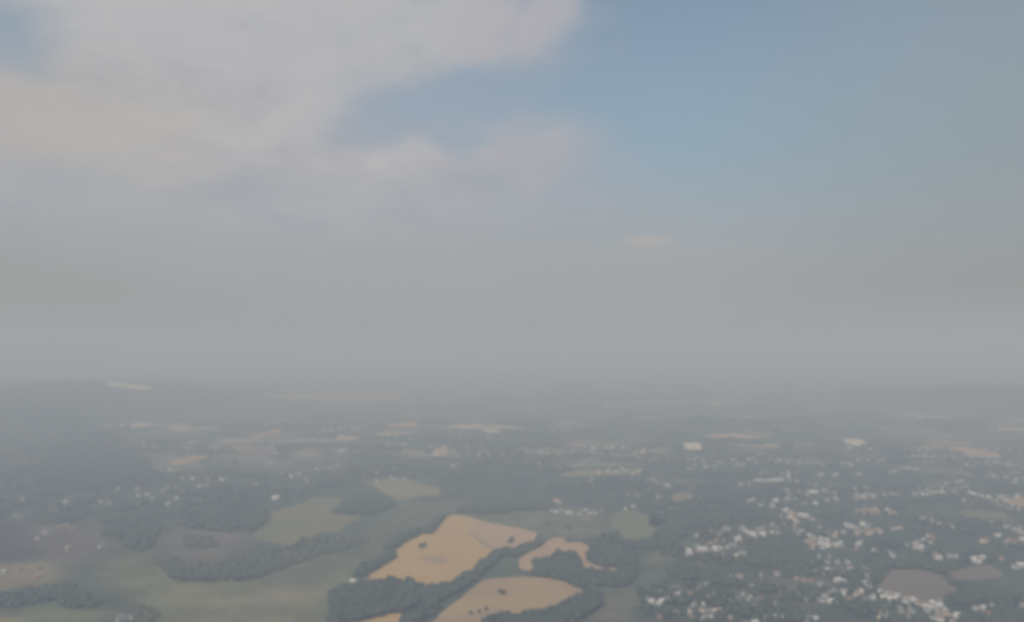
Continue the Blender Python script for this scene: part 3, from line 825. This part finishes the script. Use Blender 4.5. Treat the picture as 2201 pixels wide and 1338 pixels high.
def place_house(px, py, tag_, label, group, big=1.0):
    x, y = P(px, py); d = math.hypot(x, y)
    want = 9.0 * d / FPX * big * random.uniform(0.8, 1.2)           # width it shows in the photo, metres
    kd = 'cottage' if want < 13 else 'villa' if want < 17 else ('terrace' if tag_ in 'wRG' else 'shed')
    parts, L = KINDS[tag_, kd]
    s = min(max(want / L, 0.8), 1.6)
    e = bpy.data.objects.new('house' if kd != 'shed' else 'large_building', None); col.objects.link(e)
    e.location = (x, y, float(H(x, y))); e.rotation_euler = (0, 0, math.radians(random.choice((0, 12, -18, 25, -30, 180, 195, 60, 80)) + random.uniform(-6, 6)))
    e.scale = (s, s, min(s, 1.25))
    made = {}
    far_ = d > 3200
    for n_, me, par in parts:
        if far_ and n_ not in ('wall', 'roof'): continue
        o = bpy.data.objects.new(n_, me); col.objects.link(o); o.parent = made.get(par, e) if par else e
        made.setdefault(n_, o)
    e['label'] = label; e['category'] = 'house' if kd != 'shed' else 'building'; e['group'] = group


#@HOUSES
def r_(s):
    """'x,y,t;...' -> list"""
    o = []
    for q in s.split(';'):
        a = q.split(','); o.append((float(a[0]), float(a[1]), a[2]))
    return o


CL = [
    ('in curved row at bottom right of green strip', c5, '30,620,w;60,608,W;5,660,W;150,665,W;175,650,C;65,705,W;40,715,W;0,705,W;-20,690,w;90,690,G;120,700,R;20,640,G'),
    ('in cluster right of curved row', c5, '350,680,W;370,665,W;330,685,C;305,715,W;300,755,C;370,765,W;400,755,C;310,805,W;350,790,w;260,690,R;230,660,R;250,720,G'),
    ('in brown roofed estate at bottom', c5, '600,625,W;580,630,W;590,665,w;560,640,R;570,690,G;620,700,G;650,640,R;700,640,R;760,650,R;640,690,R;700,690,C;600,730,R;660,740,R;740,720,G;540,660,G;620,650,C'),
    ('at bottom edge below brown roofed estate', c5, '700,800,W;720,795,W;765,800,W;880,800,G;920,800,w;970,808,W;500,690,G;480,700,G;790,790,C'),
    ('in bright cluster left of brown field', c5, '1100,580,W;1130,585,W;1165,592,C;1240,602,w;1265,600,W;1285,620,W;1240,645,W;1215,650,C;1280,640,W;1130,660,W;1060,705,W;1080,715,W;980,690,G;1020,700,w;1000,600,w;1040,610,C;1170,690,C;1200,690,w;1160,640,w'),
    ('along diagonal road under brown field', c5, '1400,652,C;1450,668,W;1500,683,C;1540,698,W;1580,716,C;1620,735,W;1650,742,W;1700,766,C;1740,776,C;1350,638,w'),
    ('at bottom edge below diagonal road', c5, '1340,770,C;1380,770,w;1350,795,C;1370,800,W;1440,800,C;1500,805,w;1540,765,G;1670,800,w;1700,790,G;1420,775,R;1460,785,C'),
    ('just above bright cluster left of brown field', c5, '1290,548,W;1275,552,W;810,510,G;830,500,G;1060,530,R;1020,545,R;1090,515,G;860,570,R;900,575,R;940,580,R'),
    ('in small terraces right of green strip', c5, '220,405,W;232,414,w;222,425,W;242,406,w;285,398,W;310,398,W;335,398,C;380,395,W;400,392,W;270,380,G;300,430,G;530,412,G;430,430,G;255,430,R;275,415,R'),
    ('in wide cluster above small terraces', c5, '450,300,w;560,300,W;580,305,W;605,312,W;660,308,W;480,330,C;510,335,W;460,345,R;430,340,C;540,345,R;490,370,G;500,350,R;380,345,R;350,360,R;400,290,G;440,270,G;540,270,w;330,330,G;410,320,R;520,318,C'),
    ('in upright chain at right of centre', c5, '790,162,W;850,145,C;830,190,C;850,200,R;880,195,W;910,200,W;855,240,W;850,270,R;870,290,C;885,295,W;825,175,C;845,215,C;990,265,C'),
    ('in rows at foot of upright chain', c5, '935,318,W;960,325,w;1000,335,W;1040,342,W;930,345,C;950,360,C;1000,365,W;1040,375,W;1050,300,R;1085,315,C;975,350,R;1020,355,R'),
    ('along short road right of upright chain', c5, '1140,250,W;1170,258,W;1200,265,W;1250,248,W;1270,255,w;1260,285,R;1280,300,C;1300,285,C;1220,270,G;1240,350,G;1265,350,G'),
    ('in reddish row above short road', c5, '1210,175,R;1240,170,R;1280,165,R;1320,157,C;1340,180,R;1420,180,C;1440,190,R;1300,180,R;1260,185,R'),
    ('in far row above upright chain', c5, '800,42,w;820,70,G;830,80,w;860,55,G;900,70,w;920,65,w;945,55,W;970,57,W;1025,45,G;1080,60,G;1210,70,G;1280,70,w;1225,80,G'),
    ('on slanting pale road at far right', c5, '1610,220,W;1640,222,W;1660,235,C;1700,240,C;1740,255,w;1770,262,w;1640,315,C;1660,322,R'),
    ('scattered behind brown field', c5, '1560,360,w;1590,390,W;1620,400,G;1550,450,W;1630,470,w;1690,440,w;1700,450,W;1760,435,G;1510,480,G;1890,455,W;1910,465,W;1935,470,W'),
    ('at right edge above brown field', c5, '1955,347,C;2050,315,W;2110,350,C;2140,355,C;2175,490,W;2150,500,w;2190,340,W;1970,345,R;2190,485,W;2090,350,R'),
    ('along pale lane near right edge', c5, '1725,55,w;1760,50,w;1830,38,w;1900,70,W;1940,78,w;1990,85,w;2090,90,G;2110,150,C;2090,180,R;2060,145,G'),
    ('in dim hamlet right of green field', c5, '90,22,W;110,30,w;60,15,G;30,5,G;-20,50,G'),
    ('on short bright road in middle distance', c3, '790,611,W;830,611,w;870,607,W;900,605,W;900,572,w;945,590,w;950,605,G;990,615,G'),
    ('below the bright far stubble plots', c3, '1230,520,G;1260,525,w;1310,505,W;1350,505,w;1415,509,W;1430,510,W;1270,530,w;1480,570,w;1500,560,w;1560,545,w;1600,548,w;1530,540,G'),
    ('in pale band at centre of middle distance', c3, '20,560,w;60,565,w;110,560,w;150,575,C;180,560,w;90,550,w;-30,570,C;30,535,G'),
    ('in dim hamlets of centre right distance', c3, '225,610,w;250,605,w;320,643,W;200,455,w;630,485,w;600,520,G;440,550,G;600,635,w;700,630,w;740,625,G;970,485,w'),
    ('in dim hamlets of centre left distance', c4, '880,380,W;870,381,W;585,392,w;500,530,w;590,588,W;580,589,W;765,460,w;850,445,w;560,430,w;540,440,G;820,460,G;640,410,G;700,400,w'),
    ('in dim hamlets left of centre', c4, '150,540,w;260,535,C;120,545,w;230,345,W;240,345,w;100,560,G;180,555,G;280,545,G;290,530,R'),
    ('in faint villages near centre horizon', c4, '1455,350,w;1360,405,w;1350,445,w;1720,435,w;1750,370,w;2165,380,w;1100,455,w;1020,480,G;1470,410,C;1560,400,C'),
    ('in dim town at left edge', c6, '5,12,W;650,120,w;670,112,w;930,72,w;960,100,G;1120,98,w;370,190,w;430,110,G;340,165,G;300,310,w;285,315,w;240,350,w;640,405,G;100,205,G;130,215,G;320,180,w;700,140,G;880,80,G'),
    ('on reddish ground at left edge', c6, '20,565,W;0,570,w;250,590,R;240,540,R;220,600,R;180,560,R;120,545,R;420,275,R;460,285,R;380,280,R;430,420,R'),
    ('by dark wood at lower left corner', c6, '790,860,G;760,850,G;820,855,w;750,870,G'),
    ('by track left of large golden field', c2, '300,755,W;335,748,w;360,765,R;380,750,R;760,828,C'),
    ('around meadow above hooked field', c2, '1435,295,w;1450,300,G;1480,330,w;1510,335,w;1530,330,w;1570,345,W;1590,345,w;1640,350,w;1700,345,w;1500,270,C;1520,280,C;1680,375,R;1720,345,w'),
]
#@ENDHOUSES
count = 0
for where, conv, txt in CL:
    items = r_(txt)
    by = {}
    for x, y, t_ in items:
        by.setdefault(t_, []).append(conv([(x, y)])[0])
    for t_, l in by.items():
        l.sort()
        for k, (px, py) in enumerate(l):
            if len(l) == 1: lab = f'only {LOOK[t_]} house {where}'
            else: lab = f'{LOOK[t_]} house, {ORD[k]} from left {where}'
            if len(lab.split()) > 16: lab = ' '.join(lab.split()[:16])
            place_house(px, py, t_, lab, 'houses ' + where, big=1.15 if t_ == 'W' else 1.0)
            count += 1
print('houses', count)

# the many small dim houses of the town beyond the 300 that show largest: one object
def town():
    avoid = [G(c2([(350, 330), (1900, 330), (2150, 300), (2250, 500), (2000, 800), (1750, 1040), (250, 1040)])),
             G([(545, 1160), (560, 1090), (660, 1050), (780, 1060), (790, 1120), (640, 1200), (350, 1250), (350, 1150)]),
             G(c5([(1330, 500), (2080, 470), (2080, 580), (1850, 660), (1600, 730), (1340, 640)]))]
    walls = ['white_wall', 'white_wall', 'cream_wall', 'grey_wall', 'brick_wall']; roofs = ['slate_roof', 'tile_roof', 'pale_roof']
    mats_ = [M[k] for k in walls + roofs]
    V, F, I = [], [], []

    def gable(x, y, z, a, L, W, h, rh, wi, ri):
        c, s_ = math.cos(a), math.sin(a); o = len(V)
        base = [(-L, -W, -1), (L, -W, -1), (L, W, -1), (-L, W, -1), (-L, -W, h), (L, -W, h), (L, W, h), (-L, W, h), (-L, 0, h + rh), (L, 0, h + rh)]
        q = 0.5
        roof = []
        for sg in (-1, 1):
            for lift in (0.05, 0.3):
                roof += [(-L - q, sg * (W + q), h - q * rh / W + lift), (L + q, sg * (W + q), h - q * rh / W + lift), (L + q, 0, h + rh + lift), (-L - q, 0, h + rh + lift)]
        for p in base + roof: V.append((x + p[0] * c - p[1] * s_, y + p[0] * s_ + p[1] * c, z + p[2]))
        for f in ((0, 1, 5, 4), (1, 2, 6, 5), (2, 3, 7, 6), (3, 0, 4, 7), (4, 7, 8, 8), (5, 9, 6, 6)):
            F.append(tuple(o + i for i in dict.fromkeys(f))); I.append(wi)
        for k in (10, 18):
            lo = [o + k + i for i in range(4)]; hi = [o + k + 4 + i for i in range(4)]
            F.append(tuple(lo)); I.append(ri); F.append(tuple(hi)); I.append(ri)
            for i in range(4): F.append((lo[i], lo[(i + 1) % 4], hi[(i + 1) % 4], hi[i])); I.append(ri)
    zones = [(60, 1380, 2260, 1090, 1345, 10), (44, 1150, 2260, 1000, 1100, 12), (34, 900, 2260, 950, 1010, 12), (16, 250, 950, 950, 1040, 10), (4, -20, 480, 1050, 1090, 8)]
    for n, xa, xb, ya, yb, m in zones:
        for k in range(n):
            px, py = random.uniform(xa, xb), random.uniform(ya, yb)
            if mnoise.noise(Vector((px * 0.006, py * 0.014, 8.8))) < -0.12: continue
            x, y = P(px, py); a = random.gauss(0.1, 0.5); bend = random.uniform(-0.04, 0.04)
            sc_ = min(max(y / 2300.0, 0.8), 2.0)
            wt = random.choice((0, 0, 2, 3, 4)); rt = random.choice((5, 5, 6))
            for j in range(random.randint(m // 2, m)):
                a += bend; x += math.cos(a) * 19 * sc_ * random.uniform(0.8, 1.5); y += math.sin(a) * 19 * sc_
                if random.random() < 0.3: continue
                side_ = random.choice((-1, 1)) * 13 * sc_
                hx, hy = x - math.sin(a) * side_, y + math.cos(a) * side_
                if any(inside(np.array([hx]), np.array([hy]), p)[0] for p in avoid): continue
                wi = wt if random.random() < 0.6 else random.randrange(5)
                gable(hx, hy, float(H(hx, hy)), a + random.choice((0, 0, 1.57)) + random.gauss(0, 0.1), random.uniform(4.0, 7.5) * sc_, random.uniform(3.4, 4.5) * sc_ ** 0.5,
                      random.uniform(4.2, 5.6), random.uniform(2.2, 3.2), wi, rt if random.random() < 0.8 else 7)
    me = bpy.data.meshes.new('houses'); me.from_pydata(V, [], F)
    for m_ in mats_: me.materials.append(m_)
    me.polygons.foreach_set('material_index', I)
    o = bpy.data.objects.new('houses', me); col.objects.link(o)
    o['kind'] = 'stuff'; o['label'] = 'many tiny dim houses strewn through the hazy town'; o['category'] = 'houses'
    print('small houses', len(V) // 26)


town()

# ------------------------------------------------------------------ haze
#@HAZE
hm = bpy.data.materials.new('haze'); hm.use_nodes = True
ht = hm.node_tree; ht.nodes.clear()
ho = ht.nodes.new('ShaderNodeOutputMaterial'); pv = ht.nodes.new('ShaderNodeVolumePrincipled')
ht.links.new(pv.outputs[0], ho.inputs['Volume'])
pv.inputs['Color'].default_value = (0.635, 0.718, 0.818, 1)
pv.inputs['Absorption Color'].default_value = (0.405, 0.212, 0.0, 1)
pv.inputs['Density'].default_value = 0.00033
pv.inputs['Anisotropy'].default_value = 0.0
#@ENDHAZE
x0, x1, y0, y1, z0, z1 = -46000, 46000, -31000, 60000, -1.5, 475.0
V = [(x0, y0, z0), (x1, y0, z0), (x1, y1, z0), (x0, y1, z0), (x0, y0, z1), (x1, y0, z1), (x1, y1, z1), (x0, y1, z1)]
F = [(3, 2, 1, 0), (4, 5, 6, 7), (0, 1, 5, 4), (1, 2, 6, 5), (2, 3, 7, 6), (3, 0, 4, 7)]
hme = mesh_np('haze', np.array(V), np.array(F), hm)
hob = bpy.data.objects.new('haze', hme); col.objects.link(hob); hob['kind'] = 'stuff'
